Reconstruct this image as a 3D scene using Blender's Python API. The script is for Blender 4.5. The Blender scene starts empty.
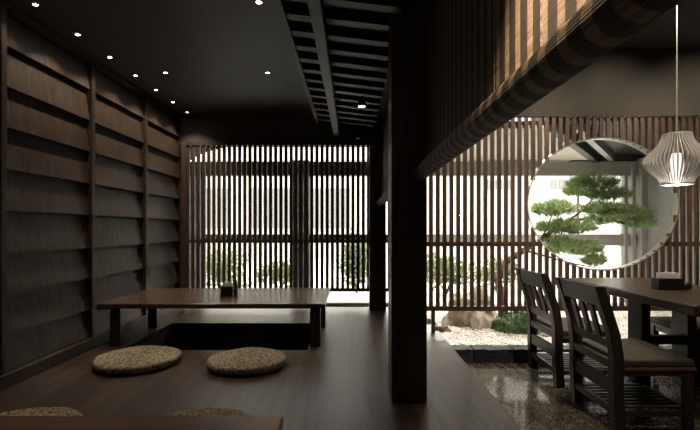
import bpy, bmesh, math, random
from mathutils import Vector, Matrix, noise
random.seed(7)
PI = math.pi
sc = bpy.context.scene
COL = sc.collection
CAMZ = 0.92

# ------------------------------------------------------------------ materials
def nmat(name):
    m = bpy.data.materials.new(name); m.use_nodes = True
    nt = m.node_tree
    return m, nt, nt.nodes['Principled BSDF']

def ramp(nt, fac, c1, c2, p1=0.3, p2=0.7):
    r = nt.nodes.new('ShaderNodeValToRGB')
    r.color_ramp.elements[0].position = p1; r.color_ramp.elements[1].position = p2
    r.color_ramp.elements[0].color = (*c1, 1); r.color_ramp.elements[1].color = (*c2, 1)
    nt.links.new(fac, r.inputs[0]); return r.outputs[0]

def coords(nt, scale):
    tc = nt.nodes.new('ShaderNodeTexCoord'); mp = nt.nodes.new('ShaderNodeMapping')
    mp.inputs['Scale'].default_value = scale
    nt.links.new(tc.outputs['Object'], mp.inputs[0]); return mp.outputs[0]

def bump(nt, b, h, strength, dist=0.002):
    n = nt.nodes.new('ShaderNodeBump'); n.inputs['Strength'].default_value = strength
    n.inputs['Distance'].default_value = dist
    nt.links.new(h, n.inputs['Height']); nt.links.new(n.outputs[0], b.inputs['Normal'])

def wood(name, c1, c2, axis='x', rough=0.4, plank=None, bumps=0.25, dens=22, spec=0.5):
    m, nt, b = nmat(name)
    s = [dens, dens, dens]; s['xyz'.index(axis)] = dens * 0.06
    co = coords(nt, s)
    n = nt.nodes.new('ShaderNodeTexNoise'); n.inputs['Scale'].default_value = 1.0
    n.inputs['Detail'].default_value = 6; n.inputs['Roughness'].default_value = 0.65
    n.inputs['Distortion'].default_value = 1.2
    nt.links.new(co, n.inputs['Vector'])
    c = ramp(nt, n.outputs[0], c1, c2, 0.34, 0.68)
    h = n.outputs[0]
    if plank:            # (across axis, width, length)
        tc = nt.nodes.new('ShaderNodeTexCoord')
        mp = nt.nodes.new('ShaderNodeMapping')
        if plank[0] == 'x': mp.inputs['Rotation'].default_value = (0, 0, PI/2)
        nt.links.new(tc.outputs['Object'], mp.inputs[0])
        br = nt.nodes.new('ShaderNodeTexBrick')
        br.inputs['Scale'].default_value = 1; br.inputs['Mortar Size'].default_value = 0.0022
        br.inputs['Brick Width'].default_value = plank[2]; br.inputs['Row Height'].default_value = plank[1]
        br.inputs['Color1'].default_value = (0.82, 0.82, 0.82, 1); br.inputs['Color2'].default_value = (1.15, 1.12, 1.1, 1)
        br.inputs['Mortar'].default_value = (0.25, 0.25, 0.25, 1)
        nt.links.new(mp.outputs[0], br.inputs['Vector'])
        mx = nt.nodes.new('ShaderNodeMix'); mx.data_type = 'RGBA'; mx.blend_type = 'MULTIPLY'
        mx.inputs[0].default_value = 1
        nt.links.new(c, mx.inputs[6]); nt.links.new(br.outputs[0], mx.inputs[7])
        c = mx.outputs[2]
    nt.links.new(c, b.inputs['Base Color'])
    b.inputs['Roughness'].default_value = rough
    b.inputs['Specular IOR Level'].default_value = spec
    bump(nt, b, h, bumps, 0.002)
    return m

def plain(name, c, rough=0.5, metal=0.0, nz=0.0, nscale=8, c2=None, bumpd=0.0):
    m, nt, b = nmat(name)
    b.inputs['Roughness'].default_value = rough; b.inputs['Metallic'].default_value = metal
    n = nt.nodes.new('ShaderNodeTexNoise'); n.inputs['Scale'].default_value = nscale
    n.inputs['Detail'].default_value = 5
    nt.links.new(coords(nt, (1, 1, 1)), n.inputs['Vector'])
    cc = c2 or tuple(min(1, v*(1+nz)) for v in c)
    nt.links.new(ramp(nt, n.outputs[0], c, cc, 0.35, 0.65), b.inputs['Base Color'])
    if bumpd: bump(nt, b, n.outputs[0], 0.6, bumpd)
    return m

def emit(name, c, s):
    m, nt, b = nmat(name)
    b.inputs['Base Color'].default_value = (0.8, 0.8, 0.8, 1)
    b.inputs['Emission Color'].default_value = (*c, 1); b.inputs['Emission Strength'].default_value = s
    return m

M = {}
M['wall_wood'] = wood('dark_stained_clapboard', (0.020, 0.013, 0.010), (0.092, 0.057, 0.040), 'z', 0.48, dens=34, bumps=0.3)
M['floor_wood'] = wood('brown_oiled_platform_boards', (0.030, 0.020, 0.015), (0.120, 0.080, 0.056), 'y', 0.36, plank=('x', 0.21, 1.9), dens=24, bumps=0.18, spec=0.4)
M['beam_x'] = wood('dark_beam_wood_x', (0.024, 0.018, 0.015), (0.058, 0.043, 0.035), 'x', 0.5)
M['beam_y'] = wood('dark_beam_wood_y', (0.024, 0.018, 0.015), (0.058, 0.043, 0.035), 'y', 0.5)
M['beam_z'] = wood('dark_beam_wood_z', (0.060, 0.041, 0.030), (0.145, 0.098, 0.072), 'z', 0.45)
M['post2'] = wood('brown_post_wood', (0.035, 0.022, 0.016), (0.080, 0.052, 0.038), 'z', 0.45)
M['slat'] = wood('walnut_lattice_slat', (0.045, 0.026, 0.018), (0.125, 0.076, 0.053), 'z', 0.42, dens=18)
M['table_x'] = wood('dark_table_wood', (0.030, 0.018, 0.012), (0.150, 0.085, 0.050), 'x', 0.26, dens=16, bumps=0.15)
M['table_y'] = wood('dark_table_wood_long', (0.034, 0.023, 0.016), (0.088, 0.058, 0.038), 'y', 0.28, dens=16, bumps=0.15)
M['near_table'] = wood('reddish_table_wood', (0.11, 0.050, 0.028), (0.24, 0.115, 0.065), 'x', 0.35, dens=16, bumps=0.15)
M['chair'] = wood('dark_chair_wood', (0.020, 0.015, 0.012), (0.050, 0.038, 0.030), 'z', 0.42, dens=25)
M['chair_light'] = wood('pale_chair_wood', (0.10, 0.068, 0.045), (0.17, 0.115, 0.075), 'x', 0.5)  # lighter brown than the rest of the chair
M['seat'] = plain('olive_brown_seat_fabric', (0.045, 0.038, 0.026), 0.75, c2=(0.085, 0.072, 0.050), nscale=14, bumpd=0.003)
M['ceil'] = plain('charcoal_plaster', (0.035, 0.032, 0.030), 0.75, nz=0.2)
M['header'] = plain('dark_green_grey_plaster', (0.10, 0.10, 0.088), 0.8, nz=0.15)
M['taupe'] = plain('taupe_plaster', (0.062, 0.057, 0.049), 0.85, nz=0.1)
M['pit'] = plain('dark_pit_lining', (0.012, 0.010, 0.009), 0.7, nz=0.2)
M['frame'] = plain('grey_window_frame', (0.34, 0.335, 0.315), 0.45, nz=0.05)
M['dark_frame'] = plain('dark_pier_backlit_frame', (0.028, 0.023, 0.020), 0.55, nz=0.1)  # pier colour; on the left window frame it stands in for backlit shade
M['garden_wall'] = plain('light_grey_render', (0.30, 0.30, 0.29), 0.7, nz=0.06)
M['garden_ceil'] = plain('pale_beige_soffit', (0.80, 0.75, 0.68), 0.8, nz=0.05)
M['steel'] = plain('brushed_steel_rim', (0.66, 0.64, 0.60), 0.38, 1.0, nz=0.05)
M['black'] = plain('black_lacquer', (0.012, 0.012, 0.012), 0.35, nz=0.2)
M['blackmetal'] = plain('black_metal', (0.02, 0.02, 0.02), 0.4, 0.6, nz=0.2)
M['white'] = plain('white_trim_ring', (0.5, 0.5, 0.48), 0.4, nz=0.05)
M['rib'] = plain('satin_white_rib', (0.50, 0.485, 0.465), 0.35, nz=0.05)
M['tissue'] = plain('white_paper', (0.85, 0.83, 0.80), 0.8, nz=0.05)
M['bark'] = plain('pine_bark', (0.045, 0.028, 0.020), 0.85, c2=(0.11, 0.07, 0.05), nscale=30, bumpd=0.01)
M['needle'] = plain('pine_needles', (0.11, 0.21, 0.07), 0.55, c2=(0.52, 0.62, 0.36), nscale=26)
def translucent(m, c, f):
    nt = m.node_tree; b = nt.nodes['Principled BSDF']; t = nt.nodes.new('ShaderNodeBsdfTranslucent'); t.inputs[0].default_value = (*c, 1)
    ms = nt.nodes.new('ShaderNodeMixShader'); ms.inputs[0].default_value = f
    nt.links.new(b.outputs[0], ms.inputs[1]); nt.links.new(t.outputs[0], ms.inputs[2]); nt.links.new(ms.outputs[0], nt.nodes['Material Output'].inputs[0])
translucent(M['needle'], (.22, .36, .12), .3)
M['bud'] = plain('brown_pine_bud', (0.28, 0.12, 0.06), 0.7, nz=0.2)
M['leaf'] = plain('shrub_leaves', (0.10, 0.14, 0.06), 0.5, c2=(0.26, 0.30, 0.16), nscale=7)
translucent(M['leaf'], (.26, .32, .14), .25)
M['moss'] = plain('moss_leaves', (0.04, 0.085, 0.028), 0.7, c2=(0.11, 0.18, 0.065), nscale=16)
M['rock'] = plain('tan_rock', (0.26, 0.21, 0.16), 0.8, c2=(0.52, 0.44, 0.35), nscale=7, bumpd=0.02)
M['darkrock'] = plain('grey_rock', (0.05, 0.045, 0.04), 0.75, c2=(0.14, 0.13, 0.115), nscale=14, bumpd=0.012)
M['palerock'] = plain('pale_stone', (0.5, 0.45, 0.36), 0.7, c2=(0.72, 0.66, 0.55), nscale=14, bumpd=0.008)
M['slate'] = plain('dark_slate_kerb', (0.014, 0.016, 0.019), 0.8, c2=(0.040, 0.043, 0.050), nscale=18, bumpd=0.008)
M['gravel'] = plain('white_pebbles', (0.80, 0.75, 0.69), 0.75, c2=(0.92, 0.89, 0.84), nscale=45, bumpd=0.01)
M['paving'] = plain('pale_paving', (0.60, 0.58, 0.55), 0.8, nz=0.1)
M['facade'] = plain('pale_building_render', (0.50, 0.485, 0.455), 0.8, nz=0.05)
M['bwin'] = plain('grey_building_glass', (0.17, 0.17, 0.165), 0.7, nz=0.1)
M['lens'] = emit('warm_white_lens', (1.0, 0.93, 0.80), 30)
M['bulb'] = emit('frosted_bulb', (1.0, 0.96, 0.90), .8)

# ceiling boards: dark brown with seams
m, nt, b = nmat('dark_ceiling_boards')
tc = nt.nodes.new('ShaderNodeTexCoord'); mp = nt.nodes.new('ShaderNodeMapping')
mp.inputs['Rotation'].default_value = (0, 0, PI/2)
nt.links.new(tc.outputs['Object'], mp.inputs[0])
br = nt.nodes.new('ShaderNodeTexBrick'); br.inputs['Scale'].default_value = 1
br.inputs['Brick Width'].default_value = 9; br.inputs['Row Height'].default_value = 0.23
br.inputs['Mortar Size'].default_value = 0.003
br.inputs['Color1'].default_value = (0.046, 0.039, 0.035, 1); br.inputs['Color2'].default_value = (0.052, 0.044, 0.039, 1)
br.inputs['Mortar'].default_value = (0.014, 0.012, 0.011, 1)
nt.links.new(mp.outputs[0], br.inputs['Vector']); nt.links.new(br.outputs[0], b.inputs['Base Color'])
b.inputs['Roughness'].default_value = 0.55
M['ceil_boards'] = m

# polished speckled floor
m, nt, b = nmat('polished_granite')
v = nt.nodes.new('ShaderNodeTexVoronoi'); v.inputs['Scale'].default_value = 130
nt.links.new(coords(nt, (1, 1, 1)), v.inputs['Vector'])
sep = nt.nodes.new('ShaderNodeSeparateColor'); nt.links.new(v.outputs['Color'], sep.inputs[0])
r = nt.nodes.new('ShaderNodeValToRGB'); e = r.color_ramp.elements
e[0].position = 0.0; e[0].color = (0.045, 0.039, 0.031, 1)
e[1].position = 1.0; e[1].color = (0.30, 0.25, 0.18, 1)
x = e.new(0.45); x.color = (0.095, 0.080, 0.062, 1)
x = e.new(0.8); x.color = (0.19, 0.155, 0.115, 1)
nt.links.new(sep.outputs[0], r.inputs[0]); nt.links.new(r.outputs[0], b.inputs['Base Color'])
b.inputs['Roughness'].default_value = 0.13
M['granite'] = m

# straw
m, nt, b = nmat('woven_straw')
n = nt.nodes.new('ShaderNodeTexNoise'); n.inputs['Scale'].default_value = 62; n.inputs['Detail'].default_value = 5
nt.links.new(coords(nt, (1, 1, 1)), n.inputs['Vector'])
nt.links.new(ramp(nt, n.outputs[0], (0.12, 0.095, 0.060), (0.54, 0.44, 0.30), 0.36, 0.66), b.inputs['Base Color'])
b.inputs['Roughness'].default_value = 0.85
bump(nt, b, n.outputs[0], 0.8, 0.004)
M['straw'] = m

# blind: golden and dark woven bands across the reeds (bands along local Y)
m, nt, b = nmat('banded_bamboo_reeds')
co = coords(nt, (1, 1, 1)); sx = nt.nodes.new('ShaderNodeSeparateXYZ'); nt.links.new(co, sx.inputs[0])
def mth(op, a, bb):
    n = nt.nodes.new('ShaderNodeMath'); n.operation = op
    for i, q in enumerate((a, bb)):
        if isinstance(q, (int, float)): n.inputs[i].default_value = q
        else: nt.links.new(q, n.inputs[i])
    return n.outputs[0]
fr = mth('FRACT', mth('MULTIPLY', mth('ADD', sx.outputs['Y'], 10), 1/0.072), 0)
band = mth('LESS_THAN', fr, 0.42)
nz = nt.nodes.new('ShaderNodeTexNoise'); nz.inputs['Scale'].default_value = 1
nt.links.new(coords(nt, (60, 8, 300)), nz.inputs['Vector'])
gold = ramp(nt, nz.outputs[0], (0.12, 0.078, 0.045), (0.38, 0.265, 0.16), 0.3, 0.7)
dk = ramp(nt, nz.outputs[0], (0.022, 0.014, 0.010), (0.055, 0.034, 0.022), 0.3, 0.7)
mx = nt.nodes.new('ShaderNodeMix'); mx.data_type = 'RGBA'
nt.links.new(band, mx.inputs[0]); nt.links.new(dk, mx.inputs[6]); nt.links.new(gold, mx.inputs[7])
nt.links.new(mx.outputs[2], b.inputs['Base Color']); b.inputs['Roughness'].default_value = 0.6
M['reed'] = m

# window glass
m, nt, b = nmat('clear_window_glass')
nt.nodes.remove(b); out = nt.nodes['Material Output']
tr = nt.nodes.new('ShaderNodeBsdfTransparent'); tr.inputs[0].default_value = (0.95, 0.97, 0.96, 1)
gl = nt.nodes.new('ShaderNodeBsdfGlossy'); gl.inputs['Roughness'].default_value = 0.02
fz = nt.nodes.new('ShaderNodeFresnel'); fz.inputs[0].default_value = 1.45
ms = nt.nodes.new('ShaderNodeMixShader')
nt.links.new(fz.outputs[0], ms.inputs[0]); nt.links.new(tr.outputs[0], ms.inputs[1]); nt.links.new(gl.outputs[0], ms.inputs[2])
nt.links.new(ms.outputs[0], out.inputs[0]); M['glass'] = m

# ------------------------------------------------------------------ builders
class MB:
    def __init__(s): s.bm = bmesh.new()
    def box(s, x0, x1, y0, y1, z0, z1, mat=None):
        vs = [s.bm.verts.new(Vector(p)) for p in
              [(x0,y0,z0),(x1,y0,z0),(x1,y1,z0),(x0,y1,z0),(x0,y0,z1),(x1,y0,z1),(x1,y1,z1),(x0,y1,z1)]]
        for f in [(3,2,1,0),(4,5,6,7),(0,1,5,4),(1,2,6,5),(2,3,7,6),(3,0,4,7)]:
            s.bm.faces.new([vs[i] for i in f])
        if mat is not None:
            for v in vs: v.co = mat @ v.co
        return s
    def hexa(s, b4, t4):
        vs = [s.bm.verts.new(Vector(p)) for p in list(b4)+list(t4)]
        for f in [(3,2,1,0),(4,5,6,7),(0,1,5,4),(1,2,6,5),(2,3,7,6),(3,0,4,7)]:
            s.bm.faces.new([vs[i] for i in f])
        return s
    def prism(s, poly, y0, y1, axis='y'):   # poly in xz extruded along y (or in xy along z)
        mk = (lambda p, q: (p[0], q, p[1])) if axis == 'y' else ((lambda p, q: (q, p[0], p[1])) if axis == 'x' else (lambda p, q: (p[0], p[1], q)))
        a = [s.bm.verts.new(mk(p, y0)) for p in poly]; c = [s.bm.verts.new(mk(p, y1)) for p in poly]
        n = len(poly)
        s.bm.faces.new(a); s.bm.faces.new(c[::-1])
        for i in range(n): s.bm.faces.new([a[i], c[i], c[(i+1)%n], a[(i+1)%n]])
        return s
    def rings(s, rs, closed=True, caps=True):
        vr = [[s.bm.verts.new(Vector(p)) for p in r] for r in rs]
        n = len(vr[0])
        for a, c in zip(vr, vr[1:]):
            for i in range(n if closed else n-1):
                s.bm.faces.new([a[i], a[(i+1)%n], c[(i+1)%n], c[i]])
        if caps:
            s.bm.faces.new(vr[0][::-1]); s.bm.faces.new(vr[-1])
        return s
    def lathe(s, prof, n=32, c=(0,0,0), caps=True):
        return s.rings([[(c[0]+r*math.cos(2*PI*i/n), c[1]+r*math.sin(2*PI*i/n), c[2]+z) for i in range(n)] for r, z in prof], True, caps)
    def tube(s, pts, rad, n=8):
        pts = [Vector(p) for p in pts]; rs = []
        if isinstance(rad, (int, float)): rad = [rad]*len(pts)
        for i, p in enumerate(pts):
            d = (pts[min(i+1, len(pts)-1)] - pts[max(i-1, 0)]).normalized()
            u = d.cross(Vector((0.13, 0.97, 0.2))).normalized(); w = d.cross(u)
            rs.append([p + rad[i]*(math.cos(2*PI*k/n)*u + math.sin(2*PI*k/n)*w) for k in range(n)])
        return s.rings(rs)
    def build(s, name, mat, parent=None, bevel=0, smooth=False, kind=None):
        bmesh.ops.recalc_face_normals(s.bm, faces=s.bm.faces)
        me = bpy.data.meshes.new(name); s.bm.to_mesh(me); s.bm.free()
        if smooth:
            for p in me.polygons: p.use_smooth = True
        me.materials.append(M[mat] if isinstance(mat, str) else mat)
        o = bpy.data.objects.new(name, me); COL.objects.link(o)
        if parent: o.parent = parent
        if bevel:
            md = o.modifiers.new('Bevel', 'BEVEL'); md.width = bevel; md.segments = 2; md.limit_method = 'ANGLE'
        if kind: o['kind'] = kind
        return o

def tag(o, label=None, cat=None, group=None, kind=None):
    if label: o['label'] = label
    if cat: o['category'] = cat
    if group: o['group'] = group
    if kind: o['kind'] = kind
    return o
def empty(name, loc=(0,0,0), rz=0):
    o = bpy.data.objects.new(name, None); COL.objects.link(o)
    o.location = loc; o.rotation_euler = (0, 0, rz); o.empty_display_size = 0.05
    return o
def copy_tree(o, parent=None):
    c = o.copy(); COL.objects.link(c)
    if parent: c.parent = parent
    for ch in [q for q in bpy.data.objects if q.parent == o and q != c]: copy_tree(ch, c)
    return c
def struct(name, mb, mat, bevel=0, smooth=False):
    return mb.build(name, mat, None, bevel, smooth, 'structure')

GZ = -0.207      # dining floor level
YL, YR, YF = 5.35, 4.00, 6.00   # left lattice, right lattice, glazed front

# ------------------------------------------------------------------ setting: floors
mb = MB()
PX0, PX1, PY0, PY1 = -1.76, -0.34, 3.42, 4.40
mb.box(-2.2, PX0, -1.6, 5.31, GZ, 0).box(PX0, PX1, -1.6, PY0, GZ, 0).box(PX0, PX1, PY1, 5.31, GZ, 0)
mb.box(PX1, 0.50, -1.6, 5.31, GZ, 0).box(0.50, 0.78, -1.6, 4.06, GZ, 0)
tag(struct('platform', mb, 'floor_wood'), 'raised dark brown boarded platform floor')
mb = MB()
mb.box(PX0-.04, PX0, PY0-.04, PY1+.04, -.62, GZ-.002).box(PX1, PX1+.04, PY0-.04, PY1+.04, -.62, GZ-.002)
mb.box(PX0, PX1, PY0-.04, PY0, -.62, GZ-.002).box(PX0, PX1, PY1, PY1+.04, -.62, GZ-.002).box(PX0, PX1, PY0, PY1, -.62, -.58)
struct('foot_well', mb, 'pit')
struct('floor', MB().box(0.78, 4.4, -1.6, 3.79, GZ-.08, GZ), 'granite')

# ceilings
struct('ceiling', MB().box(-2.2, -0.37, -1.6, YL, 2.24, 2.52), 'ceil_boards')
tag(struct('ceiling_upper', MB().box(-2.2, 4.4, -1.6, YL, 2.52, 2.6), 'ceil'), 'dark upper ceiling')
# walls
struct('wall_front', MB().box(-2.2, 4.4, -1.7, -1.6, GZ, 2.6), 'ceil')
struct('wall_right', MB().box(4.4, 4.5, -1.7, 4.05, GZ, 2.6), 'header')
struct('wall_back_left', MB().box(-2.2, 0.50, YL-.03, YL+.07, 1.905, 2.52), 'header')
struct('wall_back_right', MB().box(0.50, 4.4, YR-.03, YR+.07, 1.925, 2.52), 'taupe')
struct('wall_return', MB().box(0.46, 0.50, YR+.07, YL-.03, 0.0, 2.52), 'header')

# left wall: clapboards between battens
zs = [2.225, 2.0, 1.76, 1.52, 1.273, 1.029, 0.774, 0.54, 0.30, 0.085]
ys = [-1.6, -0.13, 0.78, 1.69, 2.60, 3.50, 4.41, 5.32]
mb = MB(); mb.box(-2.22, -2.085, -1.6, YL, -.02, 2.24)
bat = MB()
for j in range(len(ys)-1):
    y0, y1 = ys[j]+.022, ys[j+1]-.022
    for i in range(len(zs)-1):
        zt, zb = zs[i]-(0.02 if i == 0 else -0.012), zs[i+1]
        mb.prism([(-2.082, zt), (-2.064, zt), (-2.026, zb), (-2.042, zb)], y0, y1)
for y in ys[1:]: bat.box(-2.085, -2.008, y-.022, y+.022, 0.0, 2.225)
struct('wall_left', mb, 'wall_wood')
struct('trim_1', bat, 'wall_wood', 0.003)
struct('trim_2', MB().box(-2.085, -1.985, -1.6, YL-.03, 2.215, 2.24), 'wall_wood')
struct('baseboard_left', MB().box(-2.085, -1.99, -1.6, YL-.03, 0, 0.08), 'wall_wood', 0.004)

# ------------------------------------------------------------------ lattice screens
P = 0.0605
def slats(mb, x0, x1, y, z0, z1, hole=None, w=0.034, d=0.022):
    n = int((x1-x0)/P)
    for i in range(n+1):
        x = x0 + i*P; seg = [(z0, z1)]
        if hole:
            cx, cz, a, bb = hole
            if abs(x-cx) < a:
                dz = bb*math.sqrt(1-((x-cx)/a)**2); seg = [(z0, cz-dz), (cz+dz, z1)]
        for s0, s1 in seg: mb.box(x-w/2, x+w/2, y-d/2, y+d/2, s0, s1)
ls = empty('lattice_screen', (-0.75, YL-.06, 0.2))
tag(ls, 'dark vertical-slat lattice screen at the far end of the raised platform, left of the posts', 'lattice screen')
def at_ls(mb, name, mat, root, bevel=0):
    bmesh.ops.translate(mb.bm, verts=mb.bm.verts, vec=-Vector(root.location)); return mb.build(name, mat, root, bevel)
mb = MB(); slats(mb, -1.985, 0.44, YL-.06, 0.205, 1.92, None, .038); at_ls(mb, 'slat_panel', 'beam_z', ls)
at_ls(MB().box(-2.0, .46, YL-.085, YL-.035, 1.90, 1.94), 'top_rail', 'slat', ls)
at_ls(MB().box(-2.0, .46, YL-.045, YL-.025, .755, .80), 'middle_rail', 'slat', ls)
at_ls(MB().box(-2.0, .46, YL-.08, YL-.04, .185, .225), 'bottom_rail', 'slat', ls)
at_ls(MB().box(-2.0, -1.94, YL-.09, YL-.03, 0, 1.94), 'end_post', 'beam_z', ls, .003)

EC = ((602.5-352)/450*YR, CAMZ+(229-204)/450*YR, 74.5/450*YR, 65.5/450*YR)  # oval opening
rs = empty('lattice_screen', (2.0, YR, 0.2))
tag(rs, 'brown vertical-slat lattice screen with a large steel-rimmed round opening behind the dining table', 'lattice screen')
mb = MB(); slats(mb, 0.52, 4.36, YR, 0.215, 1.93, EC); at_ls(mb, 'slat_panel', 'slat', rs)
def rail(z0, z1, y0, y1, right=False):
    mb = MB(); cx, cz, a, bb = EC; zc = (z0+z1)/2
    if abs(zc-cz) < bb:
        dx = a*math.sqrt(1-((zc-cz)/bb)**2)
        if right: mb.box(cx+dx+.005, 4.38, y0, y1, z0, z1)
        else: mb.box(.51, cx-dx-.005, y0, y1, z0, z1)
    else: mb.box(.51, 4.38, y0, y1, z0, z1)
    return mb
at_ls(rail(1.915, 1.95, YR-.025, YR+.025), 'top_rail', 'slat', rs)
at_ls(rail(.765, .805, YR+.012, YR+.03), 'middle_rail', 'slat', rs)
at_ls(rail(.765, .805, YR+.012, YR+.03, True), 'middle_rail', 'slat', rs)
at_ls(rail(.195, .235, YR-.02, YR+.02), 'bottom_rail', 'slat', rs)
at_ls(MB().box(.705, .737, YR-.012, YR+.02, 0, .2), 'foot', 'slat', rs)
cx, cz, a, bb = EC
N = 96
def ell(da, y): return [(cx+(a+da)*math.cos(2*PI*i/N), y, cz+(bb+da)*math.sin(2*PI*i/N)) for i in range(N)]
mb = MB(); mb.rings([ell(0, YR-.016), ell(0.011, YR-.018), ell(0.013, YR+.062), ell(0, YR+.062), ell(0, YR-.016)], True, False)
at_ls(mb, 'rim', 'steel', rs)

# ------------------------------------------------------------------ garden zone behind the lattice
for nm_, a0, a1, mt in (('window_1', .5, 3.9, 'frame'), ('window_5', -2.4, .5, 'dark_frame')):  # same frame on both sides, left part coloured dark to look backlit
    mb = MB().box(a0, a1, YF-.05, YF+.05, 1.627, 1.813).box(a0, a1, YF-.04, YF+.04, .70 if a0 > 0 else .775, .85).box(a0, a1, YF-.05, YF+.05, -.22, -.06)
    if a0 > 0: mb.box(3.00, 3.02, YF-.02, YF+.02, .85, 1.63)
    else: mb.box(-2.4, -1.96, YF-.05, YF+.05, -.1, 1.7)
    struct(nm_, mb, mt)
struct('trim_3', MB().box(3.60, 3.65, YF-.06, YF+.06, -.1, 1.64).box(3.68, 3.73, YF-.10, YF+.02, -.1, 1.8).box(3.76, 3.90, YF-.16, YF+.06, -.1, 1.84), 'frame', .006)
struct('trim_7', MB().box(2.9, 3.84, YF-.06, YF+.08, 1.813, 1.9).box(1.7, 4.0, YF+.08, YF+.12, 1.78, 1.96), 'dark_frame')
struct('trim_4', MB().box(-.79, -.56, YF-.12, YF+.06, -.2, 1.82), 'dark_frame')
for i, (x0, x1) in enumerate([(-1.96, -.79), (-.56, 3.60)]):
    p = MB().box(x0, x1, YF-.004, YF+.004, -.06, .775).box(x0, x1, YF-.004, YF+.004, .85, 1.627)
    o = struct('window_%d' % (i+2), p, 'glass')
struct('garden_soffit', MB().hexa([(.52, 4.08, 1.83), (1.75, 4.08, 1.83), (3.28, 6.1, 1.83), (.52, 6.1, 1.83)],
                                  [(.52, 4.08, 1.899), (1.75, 4.08, 1.899), (3.28, 6.1, 1.899), (.52, 6.1, 1.899)]), 'garden_ceil')
struct('garden_ceiling_left', MB().box(-2.45, .52, 5.43, 6.1, 2.35, 2.45), 'garden_ceil')
struct('window_4', MB().box(-1.96, -.79, YF-.004, YF+.004, 1.813, 2.35).box(-.56, .5, YF-.004, YF+.004, 1.813, 2.35), 'glass')
struct('trim_6', MB().box(.49, .55, 5.43, 6.1, 1.83, 2.45), 'dark_frame')
def diag(o, w, z0, z1):
    a0 = Vector((1.78+o, 4.07, 0)); a1 = Vector((3.28+o, 6.1, 0)); mb = MB()
    b4 = [a0, a0+Vector((w,0,0)), a1+Vector((w,0,0)), a1]
    return mb.hexa([(p.x, p.y, z0) for p in b4], [(p.x, p.y, z1) for p in b4])
struct('garden_beam', diag(0.0, .10, 1.80, 1.9), 'dark_frame')
struct('garden_beam', diag(.22, .08, 1.82, 1.9), 'frame')
struct('garden_ceiling', MB().box(1.7, 4.0, 4.07, 6.1, 1.9, 1.96), 'dark_frame')
struct('wall_garden_right', MB().box(3.84, 3.95, 4.08, 6.1, -.2, 1.9), 'garden_wall')
struct('wall_garden_end', MB().box(3.84, 4.5, 4.08, 4.16, -.2, 1.93), 'garden_wall')
struct('wall_garden_left', MB().box(-2.45, -2.3, 5.43, 6.1, -.2, 2.35), 'garden_wall')
# curved corner panel seen behind the left lattice
pts = [(-2.3, 2.34), (-2.3, 1.35)] + [(-2.10+0.95*(1-math.cos(t)), 1.66+.32*math.sin(t)) for t in [i*PI/2/14 for i in range(15)]] + [(-.9, 2.0), (-.9, 2.34)]
struct('trim_5', MB().prism(pts, 5.62, 5.66), 'dark_frame')
# garden bed
def terrain(x0, x1, y0, y1, z, amp, nx, ny, f=6):
    mb = MB(); g = [[mb.bm.verts.new((x0+(x1-x0)*i/nx, y0+(y1-y0)*j/ny, z+amp*noise.noise(Vector((i*f/nx*(x1-x0), j*f/ny*(y1-y0), 2.2))))) for i in range(nx+1)] for j in range(ny+1)]
    for j in range(ny):
        for i in range(nx): mb.bm.faces.new([g[j][i], g[j][i+1], g[j+1][i+1], g[j+1][i]])
    return mb
gz = lambda x, y: -.10 + .05*min(1, max(0, (y-3.9)/.7))
mb = terrain(.51, 3.84, 3.93, 5.95, -.1, .018, 130, 90, 9)
for v in mb.bm.verts: v.co.z += gz(v.co.x, v.co.y)+.1-.004
me_seed = random.Random(3)
ico = bmesh.new(); bmesh.ops.create_icosphere(ico, subdivisions=1, radius=1)
iv = [v.co.copy() for v in ico.verts]; ifc = [[v.index for v in f.verts] for f in ico.faces]; ico.free()
def pebble(mb, c, sx, sy, sz, R):
    rot = Matrix.Rotation(R.uniform(0, 6.28), 3, 'Z')
    vs = [mb.bm.verts.new(Vector(c) + rot @ Vector((v.x*sx*R.uniform(.85, 1.1), v.y*sy*R.uniform(.85, 1.1), v.z*sz))) for v in iv]
    for f in ifc: mb.bm.faces.new([vs[i] for i in f])
for k in range(9000):
    x = me_seed.uniform(.82, 3.8); y = 3.925 + 1.9*me_seed.random()**1.7
    s = me_seed.uniform(.006, .015)
    pebble(mb, (x, y, gz(x, y)+.004), s, s*me_seed.uniform(.7, 1), s*.55, me_seed)
tag(mb.build('white_gravel', 'gravel', None, 0, True), 'bed of white gravel behind the slate kerb', 'gravel', None, 'stuff')
struct('garden_bed_left', MB().box(-2.4, .5, 5.36, 5.95, -.25, -.12), 'paving')
struct('garden_bed_base', MB().box(.5, 3.84, 3.86, 5.95, -.3, -.13), 'paving')

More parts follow.
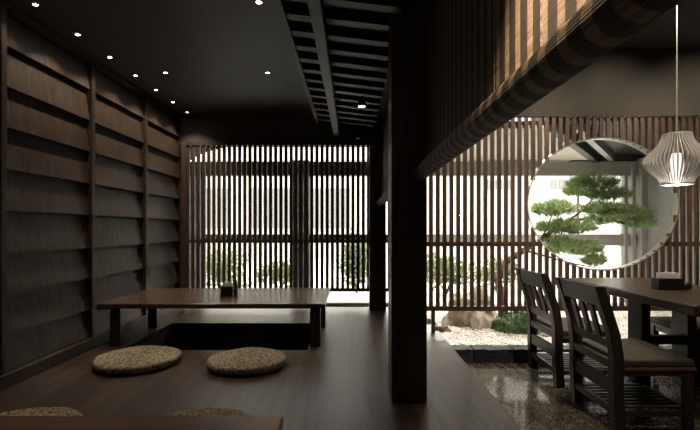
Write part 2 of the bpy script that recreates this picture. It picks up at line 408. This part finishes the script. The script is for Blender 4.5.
# kerb stones
ex = [.80, 1.03, 1.37, 1.72, 2.08, 2.45, 2.80, 3.15, 3.5, 3.84]
kl = ['first slate kerb stone, touching the raised platform', 'dark slate kerb stone, second from the platform',
      'dark slate kerb stone in line with the legs of the far dining chair', 'slate kerb stone seen between the backs of the two left-hand dining chairs',
      'slate kerb stone seen beneath the seat of the near dining chair', 'slate kerb stone behind the far leg of the dining table',
      'slate kerb stone seen under the dark cushioned chair across the table', 'slate kerb stone behind the right-hand chair legs', 'rightmost slate kerb stone of the row']
for k in range(len(ex)-1):
    R = random.Random(40+k); x0, x1 = ex[k]+.004, ex[k+1]-.004
    w, h, d = (x1-x0), .109, .12
    mb = MB(); bmesh.ops.create_cube(mb.bm, size=1)
    bmesh.ops.subdivide_edges(mb.bm, edges=mb.bm.edges, cuts=7, use_grid_fill=True)
    for v in mb.bm.verts:
        n3 = noise.noise_vector(Vector((v.co.x*5+k*3, v.co.y*3, v.co.z*3)))
        v.co = Vector((v.co.x*w, v.co.y*d, (v.co.z+.5)*h))
        if v.co.z > .01: v.co += n3*.008
        v.co.x = max(-w/2, min(w/2, v.co.x)); v.co.y = min(v.co.y, d/2)
    o = mb.build('kerb_stone', 'slate'); o.location = ((x0+x1)/2, 3.855, GZ+.001)
    tag(o, kl[k], 'kerb stone', 'slate kerb stones')
struct('kerb_footing', MB().box(.79, 3.86, 3.80, 3.95, GZ-.1, GZ), 'slate')

# rocks
def rock(name, loc, sx, sy, sz, seed, mat, sub=4, rough=.32, flat=.15):
    mb = MB(); bmesh.ops.create_icosphere(mb.bm, subdivisions=sub, radius=1)
    for v in mb.bm.verts:
        d = 1 + rough*noise.noise(v.co*1.3+Vector((seed, 0, 0))) + rough*.4*noise.noise(v.co*3.5+Vector((0, seed, 0))) + rough*.15*noise.noise(v.co*9)
        v.co = v.co*d
        v.co = Vector((v.co.x*sx, v.co.y*sy, max(v.co.z, -flat)*sz + flat*sz))
    o = mb.build(name, mat, None, 0, sub > 4); o.location = loc; return o
tag(rock('garden_rock', (1.22, 4.62, -.07), .27, .19, .30, 5.2, 'rock', 4, .5), 'large tan rock standing on the white gravel', 'rock')
tag(rock('garden_rock', (.86, 4.36, -.075), .085, .07, .06, 2.4, 'darkrock', 3, .5), 'small dark grey rock beside the platform corner', 'rock')
tag(rock('garden_rock', (.79, 4.62, -.075), .07, .06, .06, 8.4, 'darkrock', 3, .5), 'small dark rock between the platform corner and the large tan rock', 'rock')
tag(rock('garden_rock', (1.82, 4.25, -.065), .065, .055, .05, 1.1, 'palerock', 3, .3), 'small pale rounded stone seen beneath the far dining chair', 'rock')
tag(rock('garden_rock', (2.02, 4.40, -.065), .10, .07, .055, 6.1, 'palerock', 3, .35), 'flat pale stone just right of the small rounded stone, behind the chairs', 'rock')

# leaf clumps
def leafclump(mb, c, rx, ry, rz, n, s, R, up=False):
    for k in range(n):
        u = Vector((R.gauss(0,1), R.gauss(0,1), R.gauss(0,1))).normalized()*(R.random()**.4)
        if up: u.z = abs(u.z)
        p = Vector(c)+Vector((u.x*rx, u.y*ry, u.z*rz))
        d = (Vector((R.gauss(0,1), R.gauss(0,1), R.gauss(.3,1))).normalized()+u*.8).normalized()
        w = d.cross(Vector((R.gauss(0,1), R.gauss(0,1), R.gauss(0,1)))).normalized()
        L = s*R.uniform(.7, 1.3); W = L*.30
        vs = [mb.bm.verts.new(q) for q in (p, p+d*L*.5+w*W, p+d*L, p+d*L*.5-w*W)]
        mb.bm.faces.new(vs)
R = random.Random(11)
o = rock('moss_mound', (1.66, 4.40, -.07), .26, .17, .17, 3.3, 'moss', 4, .25, .05)
tag(o, 'low dark green moss mound on the gravel at the foot of the pine', 'moss mound')
mb = MB(); leafclump(mb, (0, 0, .0), .29, .19, .20, 2600, .028, R, True); f = mb.build('foliage', 'moss', o)

def shrub(loc, rx, ry, rz, n, label, seed, s=.07):
    R = random.Random(seed); root = empty('shrub', loc)
    tag(root, label, 'shrub', 'shrubs outside the glass')
    mb = MB()
    for k in range(7):
        an = R.uniform(0, 6.28); mb.tube([(0,0,0), (rx*.3*math.cos(an), ry*.3*math.sin(an), rz*.7), (rx*.6*math.cos(an), ry*.6*math.sin(an), rz*1.3)], [.015, .01, .005], 5)
    mb.build('stem', 'bark', root)
    mb = MB()
    for k in range(9):
        c = (R.uniform(-.6,.6)*rx, R.uniform(-.6,.6)*ry, rz*R.uniform(.55, 1.5))
        leafclump(mb, c, rx*.5, ry*.5, rz*.5, n//9, s, R)
    mb.build('foliage', 'leaf', root)
shrub((-2.1, 7.4, -.15), .55, .35, .38, 1500, 'low green shrub outside, behind the left end of the platform lattice', 1)
shrub((-1.25, 7.6, -.15), .45, .3, .28, 1100, 'small low shrub outside, just left of the dark window pier', 2)
shrub((.08, 7.5, -.15), .36, .35, .62, 1700, 'tall green shrub outside, seen left of the rear platform post', 3)
shrub((1.55, 7.4, -.15), .6, .35, .36, 1700, 'wide green shrub outside, behind the large tan rock', 4)
shrub((2.5, 7.8, -.15), .5, .35, .30, 1200, 'pale green shrub outside, left of the round opening', 5)

# outside world
tag(struct('outdoor_paving', MB().box(-25, 30, YF+.06, 40, -.25, -.15), 'paving'), 'pale paving outside the windows')
def building(name, x0, x1, y, h, wins, label):
    root = empty(name, ((x0+x1)/2, y, -.15)); tag(root, label, 'building')
    ox, oy, oz = root.location
    MB().box(x0-ox, x1-ox, 0, 5, 0, h).build('wall', 'facade', root)
    for wx, wz, ww, wh in wins:
        f = MB().box(wx-ww/2-ox-.06, wx+ww/2-ox+.06, -.05, -.002, wz-wh/2-oz-.06, wz+wh/2-oz+.06).build('window', 'facade', root)
        mb = MB(); n = 3
        for q in range(n):
            a0 = wx-ww/2-ox+ww*q/n+.03; mb.box(a0, a0+ww/n-.06, -.09, -.052, wz-wh/2-oz, wz+wh/2-oz)
        mb.build('pane', 'bwin', f)
building('apartment_building', 3.2, 15, 16, 7.5, [(7.45, 2.5, .9, .34), (9.1, 2.5, .9, .34), (5.2, 2.5, .9, .34), (7.45, 4.6, .9, .4), (9.1, 4.6, .9, .4), (11.0, 2.5, .9, .34)],
         'pale apartment building across the street, seen through the round opening')
building('low_building', -9, .8, 17, 4.2, [(-5.4, 1.7, 1.6, 1.5), (-3.1, 1.7, 1.6, 1.5), (-.8, 1.7, 1.5, 1.5), (-7.6, 1.7, 1.6, 1.5)],
         'pale low building across the street, seen through the platform lattice')

# ------------------------------------------------------------------ pine
def px(x, y, Y): return Vector(((x-352)/450*Y, Y, CAMZ+(229-y)/450*Y))
pine = empty('pine_tree', (1.58, 4.70, -.07))
tag(pine, 'small cloud-pruned pine tree with green needle pads in the round opening', 'pine tree')
po = Vector(pine.location)
def rel(L): return [p-po for p in L]
trunk = [Vector((1.58, 4.70, -.08)), px(502, 300, 4.72), px(498, 280, 4.76), px(506, 262, 4.74), px(524, 250, 4.7), px(541, 240, 4.66), px(556, 228, 4.66), px(572, 220, 4.68)]
MB().tube(rel(trunk), [.05, .045, .04, .036, .032, .026, .021, .016], 10).build('trunk', 'bark', pine, 0, True)
def branch(L, r): MB().tube(rel(L), [r*(1-.7*i/(len(L)-1)) for i in range(len(L))], 7).build('branch', 'bark', pine, 0, True)
branch([px(572, 220, 4.68), px(590, 219, 4.66), px(610, 221, 4.62), px(640, 226, 4.6)], .016)
branch([px(565, 224, 4.67), px(580, 212, 4.7), px(590, 202, 4.74), px(596, 192, 4.76)], .014)
branch([px(541, 240, 4.66), px(548, 226, 4.6), px(552, 215, 4.58)], .013)
branch([px(524, 250, 4.7), px(545, 256, 4.62), px(575, 264, 4.6), px(596, 268, 4.6)], .014)
branch([px(556, 230, 4.66), px(575, 233, 4.62), px(590, 233, 4.6)], .011)
def pad(cx_, cy_, hw, hh, Y, n, seed):
    R = random.Random(seed); c = px(cx_, cy_, Y)-po; k = Y/450
    rx, rz, ry = hw*k, hh*k, max(.10, hw*k*.6)
    mb = MB(); nb = []
    for t in range(n):
        an = R.uniform(0, 2*PI); rr = R.random()**.55
        x, y = rr*math.cos(an), rr*math.sin(an)
        z = (1-rr**2)**.5*R.uniform(-.6, .9)
        p = c+Vector((x*rx*.92, y*ry*.9, z*rz*.85))
        out = Vector((x*.8, y*.7, .65)).normalized()
        for q in range(18):
            d = (out*1.0+Vector((R.gauss(0,.6), R.gauss(0,.6), R.gauss(0,.5)))).normalized()
            w = d.cross(Vector((R.gauss(0,1), R.gauss(0,1), R.gauss(0,1)))).normalized()*.0022
            L = R.uniform(.045, .09); b0 = p+out*R.uniform(-.02,.02)
            vs = [mb.bm.verts.new(v) for v in (b0-w, b0+w, b0+d*L+w*.3, b0+d*L-w*.3)]
            mb.bm.faces.new(vs)
        if R.random() < .22:
            q = p+out*.03; f0 = len(mb.bm.faces); mb.tube([q, q+out*.03], [.006, .003], 5)
            mb.bm.faces.ensure_lookup_table()
            for f in mb.bm.faces[f0:]: f.material_index = 1
    o = mb.build('needle_pad', 'needle', pine); o.data.materials.append(M['bud'])
for i, a_ in enumerate([(592, 185, 25, 11, 4.76, 190), (608, 196, 23, 9, 4.74, 160), (577, 194, 12, 5, 4.72, 60), (553, 211, 22, 11, 4.58, 190), (604, 211, 24, 10, 4.66, 170),
                        (630, 216, 19, 9, 4.6, 150), (640, 225, 13, 5, 4.6, 60), (612, 221, 28, 7, 4.63, 130), (566, 229, 30, 10, 4.62, 220), (574, 250, 28, 10, 4.6, 220), (558, 243, 14, 6, 4.62, 60), (594, 262, 11, 8, 4.6, 80)]):
    pad(*a_, 60+i)

# ------------------------------------------------------------------ posts, beam frame
pt = MB().box(.209, .397, 2.38, 2.60, 0, 2.519).build('post', 'beam_z', None, .006)
tag(pt, 'thick square dark wooden post standing in front at the platform edge', 'post')
pt = MB().box(.197, .385, 5.07, 5.25, 0, 2.519).build('post', 'post2', None, .005)
tag(pt, 'brown wooden post at the back of the platform, against the lattice', 'post')
# header over the blinds
hb = MB().box(.30, .46, -1.55, 2.378, 2.14, 2.50).build('header_beam', 'beam_y', None, .006)
tag(hb, 'dark beam over the near rolled bamboo blind', 'beam')
hb = MB().box(.26, .44, 2.602, 5.068, 2.14, 2.50).build('header_beam', 'beam_y', None, .006)
tag(hb, 'dark beam between the front and rear posts', 'beam')

# slatted canopy
cnp = empty('slatted_canopy', (-.1, 3.2, 2.0))
tag(cnp, 'dark slatted timber canopy of sloping rafters on a long beam overhead', 'canopy')
mb = MB().box(-.213, -.148, -1.5, YL-.04, 2.000, 2.085); at_ls(mb, 'beam', 'beam_y', cnp, .003)
k = 0; y = 5.12
while y > -1.4:
    zl, zr = CAMZ+1.20, CAMZ+1.125
    xr = .256; 
    for p0, p1, e_ in ((2.38, 2.60, .207), (5.07, 5.25, .195)):
        if y < p1+.002 and y+.07 > p0-.002: xr = e_
    zr = zl-.075*(xr+.37)/.62
    mb = MB().hexa([(-.37, y, zl), (xr, y, zr), (xr, y+.07, zr), (-.37, y+.07, zl)], [(-.37, y, zl+.05), (xr, y, zr+.05), (xr, y+.07, zr+.05), (-.37, y+.07, zl+.05)])
    at_ls(mb, 'rafter', 'beam_x', cnp); y -= .218
at_ls(MB().box(-.40, -.37, -1.5, YL-.04, 2.10, 2.238), 'edge_board', 'beam_y', cnp)

# ------------------------------------------------------------------ bamboo blinds
def blind(y0, y1, xs, xc, zc, r, ztop, label):
    root = empty('bamboo_blind', (xc, y0, zc)); tag(root, label, 'bamboo blind', None)
    mb = MB(); z = zc+.0; pitch = .0056
    while z < ztop:
        mb.box(xs-.0015, xs+.0015, y0, y1, z, z+.0044); z += pitch
    at_ls(mb, 'reed_sheet', 'reed', root)
    prof = []; n = 44*4
    for i in range(n):
        t = 2*PI*i/n; rr = r*(1-.035*abs(math.sin(22*t))) - .004*(1 - i/n)
        prof.append((xc+rr*math.cos(t), zc+rr*math.sin(t)))
    mb = MB(); mb.prism(prof, y0, y1); at_ls(mb, 'roll', 'reed', root)
    mb = MB(); yy = y0+.06
    while yy < y1:
        mb.box(xs-.003, xs-.0016, yy, yy+.002, zc, ztop); yy += .30
    at_ls(mb, 'pull_cord', 'straw', root)
blind(-.35, 2.36, .385, .353, CAMZ+.29, .0395, 2.15, 'near bamboo blind with golden bands, rolled up right of the front post')
blind(2.62, 5.05, .335, .310, CAMZ+.29, .0395, 2.15, 'bamboo blind behind the front post, its roll end visible beside the rear post')

# ------------------------------------------------------------------ low tables
def low_table(x0, x1, y0, y1, zt, mat, label):
    root = empty('low_table', ((x0+x1)/2, (y0+y1)/2, 0)); tag(root, label, 'low table', None)
    at_ls(MB().box(x0, x1, y0, y1, zt-.036, zt), 'tabletop', mat, root, .005)
    for lx in (x0+.085, x1-.12):
        for ly in (y0+.03, y1-.26):
            at_ls(MB().box(lx, lx+.082, ly, ly+.075, 0, zt-.036), 'leg', 'chair', root, .003)
low_table(-1.98, -.21, 3.49, 4.44, .338, 'table_x', 'long low dark wooden table over the sunken foot well')
low_table(-1.98, -.215, .46, 1.405, .338, 'near_table', 'reddish brown low table cut off by the bottom edge of the photo')

# napkin holders
def holder(loc, w, d, h, label, ntis):
    root = empty('napkin_holder', loc); tag(root, label, 'napkin holder', None)
    t = .006
    MB().box(-w/2, w/2, -d/2, -d/2+t, 0, h).box(-w/2, w/2, d/2-t, d/2, 0, h).box(-w/2, -w/2+t, -d/2, d/2, 0, h).box(w/2-t, w/2, -d/2, d/2, 0, h).box(-w/2, w/2, -d/2, d/2, 0, t).build('holder_box', 'black', root, .0015)
    mb = MB(); R = random.Random(5)
    for i in range(ntis):
        y = -d/2+t+.004+(d-2*t-.008)*i/(ntis-1); n = 10
        rs_ = []
        for q in range(n+1):
            x = (-w/2+t+.006+(w-2*t-.012)*q/n)*.78; zt = h+.03+.008*math.sin(q*.9+i*1.3)+R.uniform(-.002, .002)
            yy = y+.003*math.sin(q*1.7+i)
            rs_.append([(x, yy-.0015, t+.002), (x, yy+.0015, t+.002), (x, yy+.0015, zt), (x, yy-.0015, zt)])
        mb.rings(rs_)
    mb.build('napkins', 'tissue', root)
    return root
h1 = holder((-1.085, 3.92, .338), .10, .09, .085, 'black napkin holder with white napkins on the long low table', 9)
st = MB(); st.box(-.011, .011, -.02, .02, 0, .10).box(-.008, .008, -.014, .014, .10, .135)
o = st.build('menu_stand', 'black', None, .002); o.location = (-1.012, 3.93, .338)
tag(o, 'narrow black stand touching the napkin holder on the low table', 'stand')

# ------------------------------------------------------------------ straw cushions
def cushion_proto():
    mb = MB(); NR, NT = 130, 180; Rr, T = .275, .070
    def prof(u):   # u 0..1 from top centre to bottom centre
        a_ = u*PI; s = math.sin(a_); c = math.cos(a_)
        return Rr*(1-(1-abs(s)**.9)**1.0) if False else (Rr*min(1, (abs(s))**.62), T/2*math.copysign(abs(c)**.62, c))
    rings_ = []
    prs = []
    for i in range(NR+1):
        u = i/NR
        if u < .42: r = (Rr-.028)*u/.42; z = T/2 - .016*(r/Rr)**2.5
        elif u <= .62:
            t = (u-.42)/.2*PI; r = Rr-.028+.028*math.sin(t); z = (T/2-.0135 if t < PI/2 else T/2-.004)*math.cos(t)
        else: r = (Rr-.028)*(1-u)/.38; z = -T/2+.004
        prs.append((max(r, .002), z))
    for i, (r, z) in enumerate(prs):
        ring = []
        for j in range(NT):
            t = 2*PI*j/NT
            br_ = .0028*math.sin(t*(60 if r > .14 else 30) + r*2*PI/.042)*min(1, r/.05) + .0015*math.sin(i*PI)
            wob = 1+.012*math.sin(3*t+1)+.008*math.sin(5*t)
            rr = (r + (br_ if .42 <= i/NR <= .62 else 0))*wob
            zz = z + ((br_*.6 + .0022*math.sin(r*2*PI/.021)) if i/NR < .42 else 0) + .0035*noise.noise(Vector((rr*8*math.cos(t), rr*8*math.sin(t), 0)))
            ring.append((rr*math.cos(t), rr*math.sin(t), zz+T/2+.003))
        rings_.append(ring)
    mb.rings(rings_); return mb.build('straw_cushion', 'straw', None, 0, True)
c0 = cushion_proto()
cl = [((-1.46, 3.07, .001), .3, 'round woven straw cushion in front of the long low table, nearer the left wall'),
      ((-.705, 3.03, .001), 1.4, 'round woven straw cushion in front of the long low table, nearer the post'),
      ((-1.45, 1.93, .001), 2.2, 'round straw cushion mostly hidden behind the near table in the bottom left corner'),
      ((-.675, 1.92, .001), .9, 'round straw cushion just peeking over the near table, right of the corner one')]
for i, (loc, rz, lab) in enumerate(cl):
    o = c0 if i == 0 else copy_tree(c0)
    o.location = loc; o.rotation_euler.z = rz; tag(o, lab, 'cushion', 'round straw floor cushions')
    if i >= 2: o.scale = (.95, .95, 1.05)
    if i == 1: o.scale = (.95, .95, 1)

# ------------------------------------------------------------------ dining table + chairs
tb = empty('dining_table', (2.17, 3.08, GZ)); tag(tb, 'dark wooden dining table with chairs on both sides, at the right', 'dining table')
TX0, TX1, TY0, TY1, TZ = 1.82, 2.53, 2.385, 3.78, GZ+.72
at_ls(MB().box(TX0, TX1, TY0, TY1, TZ-.062, TZ), 'tabletop', 'table_y', tb, .012)
for lx in (2.04, 2.365):
    for ly in (3.17, 2.41):
        at_ls(MB().box(lx, lx+.065, ly, ly+.16, GZ, TZ-.062), 'leg', 'chair', tb, .003)
for sy in (3.22, 2.46): at_ls(MB().box(2.105, 2.365, sy, sy+.06, GZ+.30, GZ+.36), 'stretcher', 'chair', tb)

def make_chair():
    root = empty('dining_chair'); W, D, w = .51, .45, .058
    def post(yc):
        mb = MB(); rs_ = []
        for x, z in [(.012, 0), (0, .22), (0, .42), (-.02, .55), (-.105, .81)]:
            rs_.append([(x, yc-w/2, z), (x+w, yc-w/2, z), (x+w, yc+w/2, z), (x, yc+w/2, z)])
        return mb.rings(rs_).build('leg', 'chair', root, .003)
    for yc in (-W/2+w/2, W/2-w/2): post(yc)
    for yc in (-W/2+w/2, W/2-w/2): MB().box(D-.045, D, yc-.0225, yc+.0225, 0, .345).build('leg', 'chair', root, .003)
    yi = W/2-w
    def lean(z): return -.105*(z-.42)/.39 if z > .42 else 0
    def back(z0, z1, y0, y1, t=.022, off=.015):
        return MB().hexa([(lean(z0)+off, y0, z0), (lean(z0)+off+t, y0, z0), (lean(z0)+off+t, y1, z0), (lean(z0)+off, y1, z0)],
                         [(lean(z1)+off, y0, z1), (lean(z1)+off+t, y0, z1), (lean(z1)+off+t, y1, z1), (lean(z1)+off, y1, z1)])
    back(.695, .805, -yi, yi, .03, .012).build('top_rail', 'chair', root, .003)
    back(.455, .505, -yi, yi, .026).build('lower_rail', 'chair', root, .003)
    for yc in (-.105, 0, .105): back(.505, .69, yc-.024, yc+.024, .016, .018).build('back_slat', 'chair', root, .002)
    MB().box(.005, .035, -yi, yi, .345, .39).box(D-.035, D-.008, -yi, yi, .30, .345).box(w, D-.045, -W/2+.005, -W/2+.03, .315, .345).box(w, D-.045, W/2-.03, W/2-.005, .315, .345).build('seat_frame', 'chair', root, .002)
    MB().box(w, D+.01, -W/2-.002, W/2+.002, .345, .362).build('seat_board', 'chair_light', root, .002)['label'] = 'paler wooden seat board'
    MB().box(w-.005, D+.005, -W/2+.005, W/2-.005, .3625, .405).build('seat_cushion', 'seat', root, .012)
    MB().box(.008, .03, -yi, yi, .205, .285).build('back_stretcher', 'chair', root, .002)
    mb = MB()
    for q in range(8):
        y0 = -W/2+.055+q*.051; mb.box(.03, D-.03, y0, y0+.022, .118, .130)
    mb.build('shelf_slats', 'chair', root)
    MB().box(w, D-.045, -W/2+.012, -W/2+.034, .09, .118).box(w, D-.045, W/2-.034, W/2-.012, .09, .118).box(.012, .034, -yi, yi, .09, .130).box(D-.034, D-.012, -yi, yi, .09, .130).build('shelf_frame', 'chair', root, .002)
    return root
ch = make_chair()
spots = [((1.44, 2.73, GZ), 0, 'nearest dark wooden dining chair with olive seat, at the front of the table'),
         ((1.44, 3.445, GZ), 0, 'dark wooden dining chair beside the gravel bed, left of the nearer chair'),
         ((2.92, 3.48, GZ), PI, 'dark dining chair across the table, only its seat and front legs showing below the tabletop')]
for i, (loc, rz, lab) in enumerate(spots):
    o = ch if i == 0 else copy_tree(ch)
    o.location = loc; o.rotation_euler.z = rz; tag(o, lab, 'chair', 'dark dining chairs')

h2 = holder((2.125, 3.03, TZ), .165, .08, .078, 'wide black tissue box with white tissue on the dining table', 8)
mb = MB(); mb.lathe([(.004, .0005), (.028, .0005), (.034, .02), (.030, .045), (.024, .048), (.024, .02), (.004, .018)], 24)
o = mb.build('small_dish', 'black', None, 0, True); o.location = (2.255, 3.04, TZ)
tag(o, 'small round black dish right of the tissue box', 'dish')

# ------------------------------------------------------------------ pendant lamp
pl = empty('pendant_lamp', (2.165, 3.0, CAMZ+(229-185)/450*3.0))
tag(pl, 'white ribbed pendant lamp hanging over the dining table', 'pendant lamp')
k3 = 3.0/450
KR = .88
prof = [(0, 15.5), (4, 16.5), (9, 21), (15, 28), (20, 32), (24, 33.5), (29, 31.5), (34, 26), (40, 19), (46, 15.5), (51, 14.5)]
def pr(t):
    for (z0, r0), (z1, r1) in zip(prof, prof[1:]):
        if z0 <= t <= z1:
            u = (t-z0)/(z1-z0); return r0+(r1-r0)*u
    return prof[-1][1]
def rib_mesh():
    mb = MB(); rs_ = []
    for i in range(27):
        t = 51*i/26; r = sum(pr(max(0, min(51, t+d))) for d in (-2, -1, 0, 1, 2))/5*k3*KR; z = t*k3
        dp = .010+.014*math.sin(PI*i/26); th = .0022
        sw = .006*math.sin(PI*i/26)
        rs_.append([(r, -th+sw, z), (r, th+sw, z), (r-dp, th*.8+sw*.4, z), (r-dp, -th*.8+sw*.4, z)])
    mb.rings(rs_); return mb
rib0 = rib_mesh().build('rib', 'rib', pl)
NRIB = 46
for i in range(1, NRIB):
    c = rib0.copy(); COL.objects.link(c); c.parent = pl; c.rotation_euler.z = 2*PI*i/NRIB
MB().lathe([(.068, 0), (.094, 0), (.094, .010), (.068, .010), (.068, 0)], 48, caps=False).build('lower_ring', 'rib', pl)
MB().lathe([(.004, 51*k3-.006), (.085, 51*k3-.006), (.085, 51*k3+.002), (.004, 51*k3+.004)], 48).build('top_plate', 'rib', pl)
MB().lathe([(.004, .014), (.034, .016), (.038, .05), (.038, .17), (.028, .21), (.004, .215)], 32).build('bulb', 'bulb', pl, 0, True)
MB().lathe([(.018, .21), (.018, 51*k3-.004)], 16).build('lamp_holder', 'rib', pl)
MB().tube([(0, 0, 51*k3), (0, 0, 2.515-pl.location.z)], .004, 6).build('cord', 'frame', pl)
MB().lathe([(.004, 2.518-pl.location.z), (.05, 2.518-pl.location.z), (.045, 2.49-pl.location.z), (.004, 2.488-pl.location.z)], 24).build('ceiling_rose', 'rib', pl)

def light(kind, name, loc, energy, color, parent=None, **kw):
    l = bpy.data.lights.new(name, kind); l.energy = energy; l.color = color
    for k_, v_ in kw.items(): setattr(l, k_, v_)
    o = bpy.data.objects.new(name, l); COL.objects.link(o); o.location = loc
    if parent: o.parent = parent
    return o
WARM = (1.0, .84, .64)
light('POINT', 'pendant_glow', (0, 0, -.012), 7, (1, .9, .78), pl, shadow_soft_size=.02)

# ------------------------------------------------------------------ downlights
def make_down(r=.019):
    root = empty('downlight')
    MB().lathe([(r*.75, -.001), (r*1.15, -.001), (r*1.15, -.006), (r*.8, -.006), (r*.75, -.001)], 24, caps=False).build('trim_ring', 'blackmetal', root)
    MB().lathe([(.002, -.002), (r*.72, -.002), (r*.72, -.004), (.002, -.005)], 20).build('lens', 'lens', root)
    return root
d0 = make_down()
L7 = ['topmost and nearest', 'second from the top', 'third from the top', 'fourth, middle one', 'third from the far end', 'second from the far end', 'farthest, beside the lattice corner']
for i in range(7):
    o = d0 if i == 0 else copy_tree(d0)
    o.location = (-1.857, 2.64+.406*i, 2.2395); tag(o, L7[i]+' of the seven ceiling downlights along the left wall' if i < 6 else 'farthest of the seven downlights along the left wall', 'downlight', 'ceiling downlights')
    light('SPOT', 'downlight_beam', (0, 0, -.02), 6.5, WARM, o, spot_size=2.0, spot_blend=.9, shadow_soft_size=.015)
for i, (x, y, lab) in enumerate([(-.71, 3.79, 'single downlight in the middle of the boarded ceiling above the low table'), (-1.57, 3.79, 'small white ceiling light between the wall downlights and the middle one'), (-.54, 2.61, 'ceiling downlight cut by the top edge of the photo'), (-1.3, .95, 'added unseen ceiling light that brightens the near reddish brown table')]):  # last light is added out of view to brighten the near table
    o = copy_tree(d0)
    for c_ in [q for q in bpy.data.objects if q.parent == o and q.type == 'LIGHT']: bpy.data.objects.remove(c_)
    o.location = (x, y, 2.2395); tag(o, lab, 'downlight', 'ceiling downlights'); o.scale = (1.15, 1.15, 1.15)
    light('SPOT', 'downlight_beam', (0, 0, -.02), (16, 4, 8, 12)[i], WARM, o, spot_size=1.5, spot_blend=.8, shadow_soft_size=.015)

for i, (x, y, lab) in enumerate([(1.15, 4.6, 'garden soffit spotlight over the large rock'), (1.75, 4.35, 'garden soffit spotlight over the pine trunk'), (2.3, 5.3, 'garden soffit spotlight behind the round opening')]):
    o = copy_tree(d0)
    for c_ in [q for q in bpy.data.objects if q.parent == o and q.type == 'LIGHT']: bpy.data.objects.remove(c_)
    o.location = (x, y, 1.8295); tag(o, lab, 'downlight', 'garden soffit spotlights')
    light('SPOT', 'downlight_beam', (0, 0, -.02), 75, (1, .92, .83), o, spot_size=2.4, spot_blend=.9, shadow_soft_size=.03)
# hanging spotlights under the canopy
def hang_spot(loc, aim, label, on, energy=12, size=1.2):
    root = empty('hanging_spotlight', loc); tag(root, label, 'spotlight', None)
    d = (Vector(aim)-Vector(loc)).normalized(); q = Vector((0, 0, -1)).rotation_difference(d).to_matrix().to_4x4()
    mb = MB(); mb.lathe([(.012, .05), (.022, .045), (.030, 0), (.034, -.035), (.030, -.036), (.026, -.028)], 24, caps=True)
    bmesh.ops.transform(mb.bm, matrix=q, verts=mb.bm.verts); mb.build('lamp_head', 'blackmetal', root, 0, True)
    mb = MB(); mb.lathe([(.002, -.037), (.025, -.037), (.025, -.0385), (.002, -.039)], 20)
    bmesh.ops.transform(mb.bm, matrix=q, verts=mb.bm.verts); mb.build('lens', 'lens' if on else 'black', root)
    MB().tube([(0, 0, .04), (0, 0, .10)], .005, 6).build('stem', 'blackmetal', root)
    if on:
        o = light('SPOT', 'spot_beam', Vector((0,0,0))+d*.05, energy, WARM, root, spot_size=size, spot_blend=1.0, shadow_soft_size=.02)
        o.rotation_euler = Vector((0, 0, -1)).rotation_difference(d).to_euler()
hang_spot((.085, 3.85, CAMZ+1.085), (.1, 3.9, 0), 'lit black spotlight hanging below the canopy left of the front post', True, 10, 1.3)
hang_spot((.07, 5.0, CAMZ+1.04), (.0, 5.0, 1.5), 'unlit dark spotlight at the far end of the canopy, below the lit one', False)
hang_spot((.19, .84, CAMZ+1.03), (.32, .86, 1.22), 'spotlight near the camera aimed at the rolled bamboo blind', True, 170, 1.2)
# dining side ceiling spots; last two are added unseen to brighten table and chairs
for x, y, ax, ay, az, e_, lab in [(1.3, 2.85, 1.3, 3.95, 1.55, 55, 'recessed ceiling spot near the left of the right lattice'), (2.2, 2.85, 2.2, 3.95, 1.55, 55, 'recessed ceiling spot above the round opening'), (3.1, 2.85, 3.1, 3.95, 1.55, 55, 'recessed ceiling spot right of the pendant lamp'), (2.1, 2.6, 2.1, 2.9, 0, 42, 'added unseen ceiling spot that brightens the dining table and chairs'), (1.35, 1.5, 2.0, 2.9, .45, 60, 'added unseen fill spot that brightens the table front and tissue')]:
    o = copy_tree(d0)
    for c_ in [q for q in bpy.data.objects if q.parent == o and q.type == 'LIGHT']: bpy.data.objects.remove(c_)
    o.location = (x, y, 2.5195); tag(o, lab, 'downlight', 'ceiling downlights')
    l = light('SPOT', 'downlight_beam', (0, 0, -.03), e_, WARM, o, spot_size=1.5, spot_blend=.8, shadow_soft_size=.03)
    d = (Vector((ax, ay, az))-Vector((x, y, 2.52))).normalized()
    l.rotation_euler = Vector((0, 0, -1)).rotation_difference(d).to_euler()

# ------------------------------------------------------------------ world, sun
w = bpy.data.worlds.new('World'); sc.world = w; w.use_nodes = True
bg = w.node_tree.nodes['Background']; bg.inputs[0].default_value = (1.0, .945, .875, 1); bg.inputs[1].default_value = 6.5
s = light('SUN', 'sun', (0, 20, 20), 9.0, (1, .95, .88), None, angle=.3)
s.rotation_euler = Vector((0, 0, -1)).rotation_difference(Vector((-.25, -.8, -.66)).normalized()).to_euler()

# ------------------------------------------------------------------ camera
cd = bpy.data.cameras.new('Camera'); cam = bpy.data.objects.new('Camera', cd); COL.objects.link(cam)
cam.location = (0, 0, CAMZ); cam.rotation_euler = (PI/2, 0, 0)
cd.sensor_width = 36; cd.lens = 450/700*36; cd.shift_x = -2/700; cd.shift_y = 14/700; cd.clip_start = .02
sc.camera = cam
sc.view_settings.view_transform = 'Standard'; sc.view_settings.look = 'None'
sc.view_settings.gamma = 1; sc.view_settings.use_curve_mapping = False; sc.view_settings.exposure = 0.0
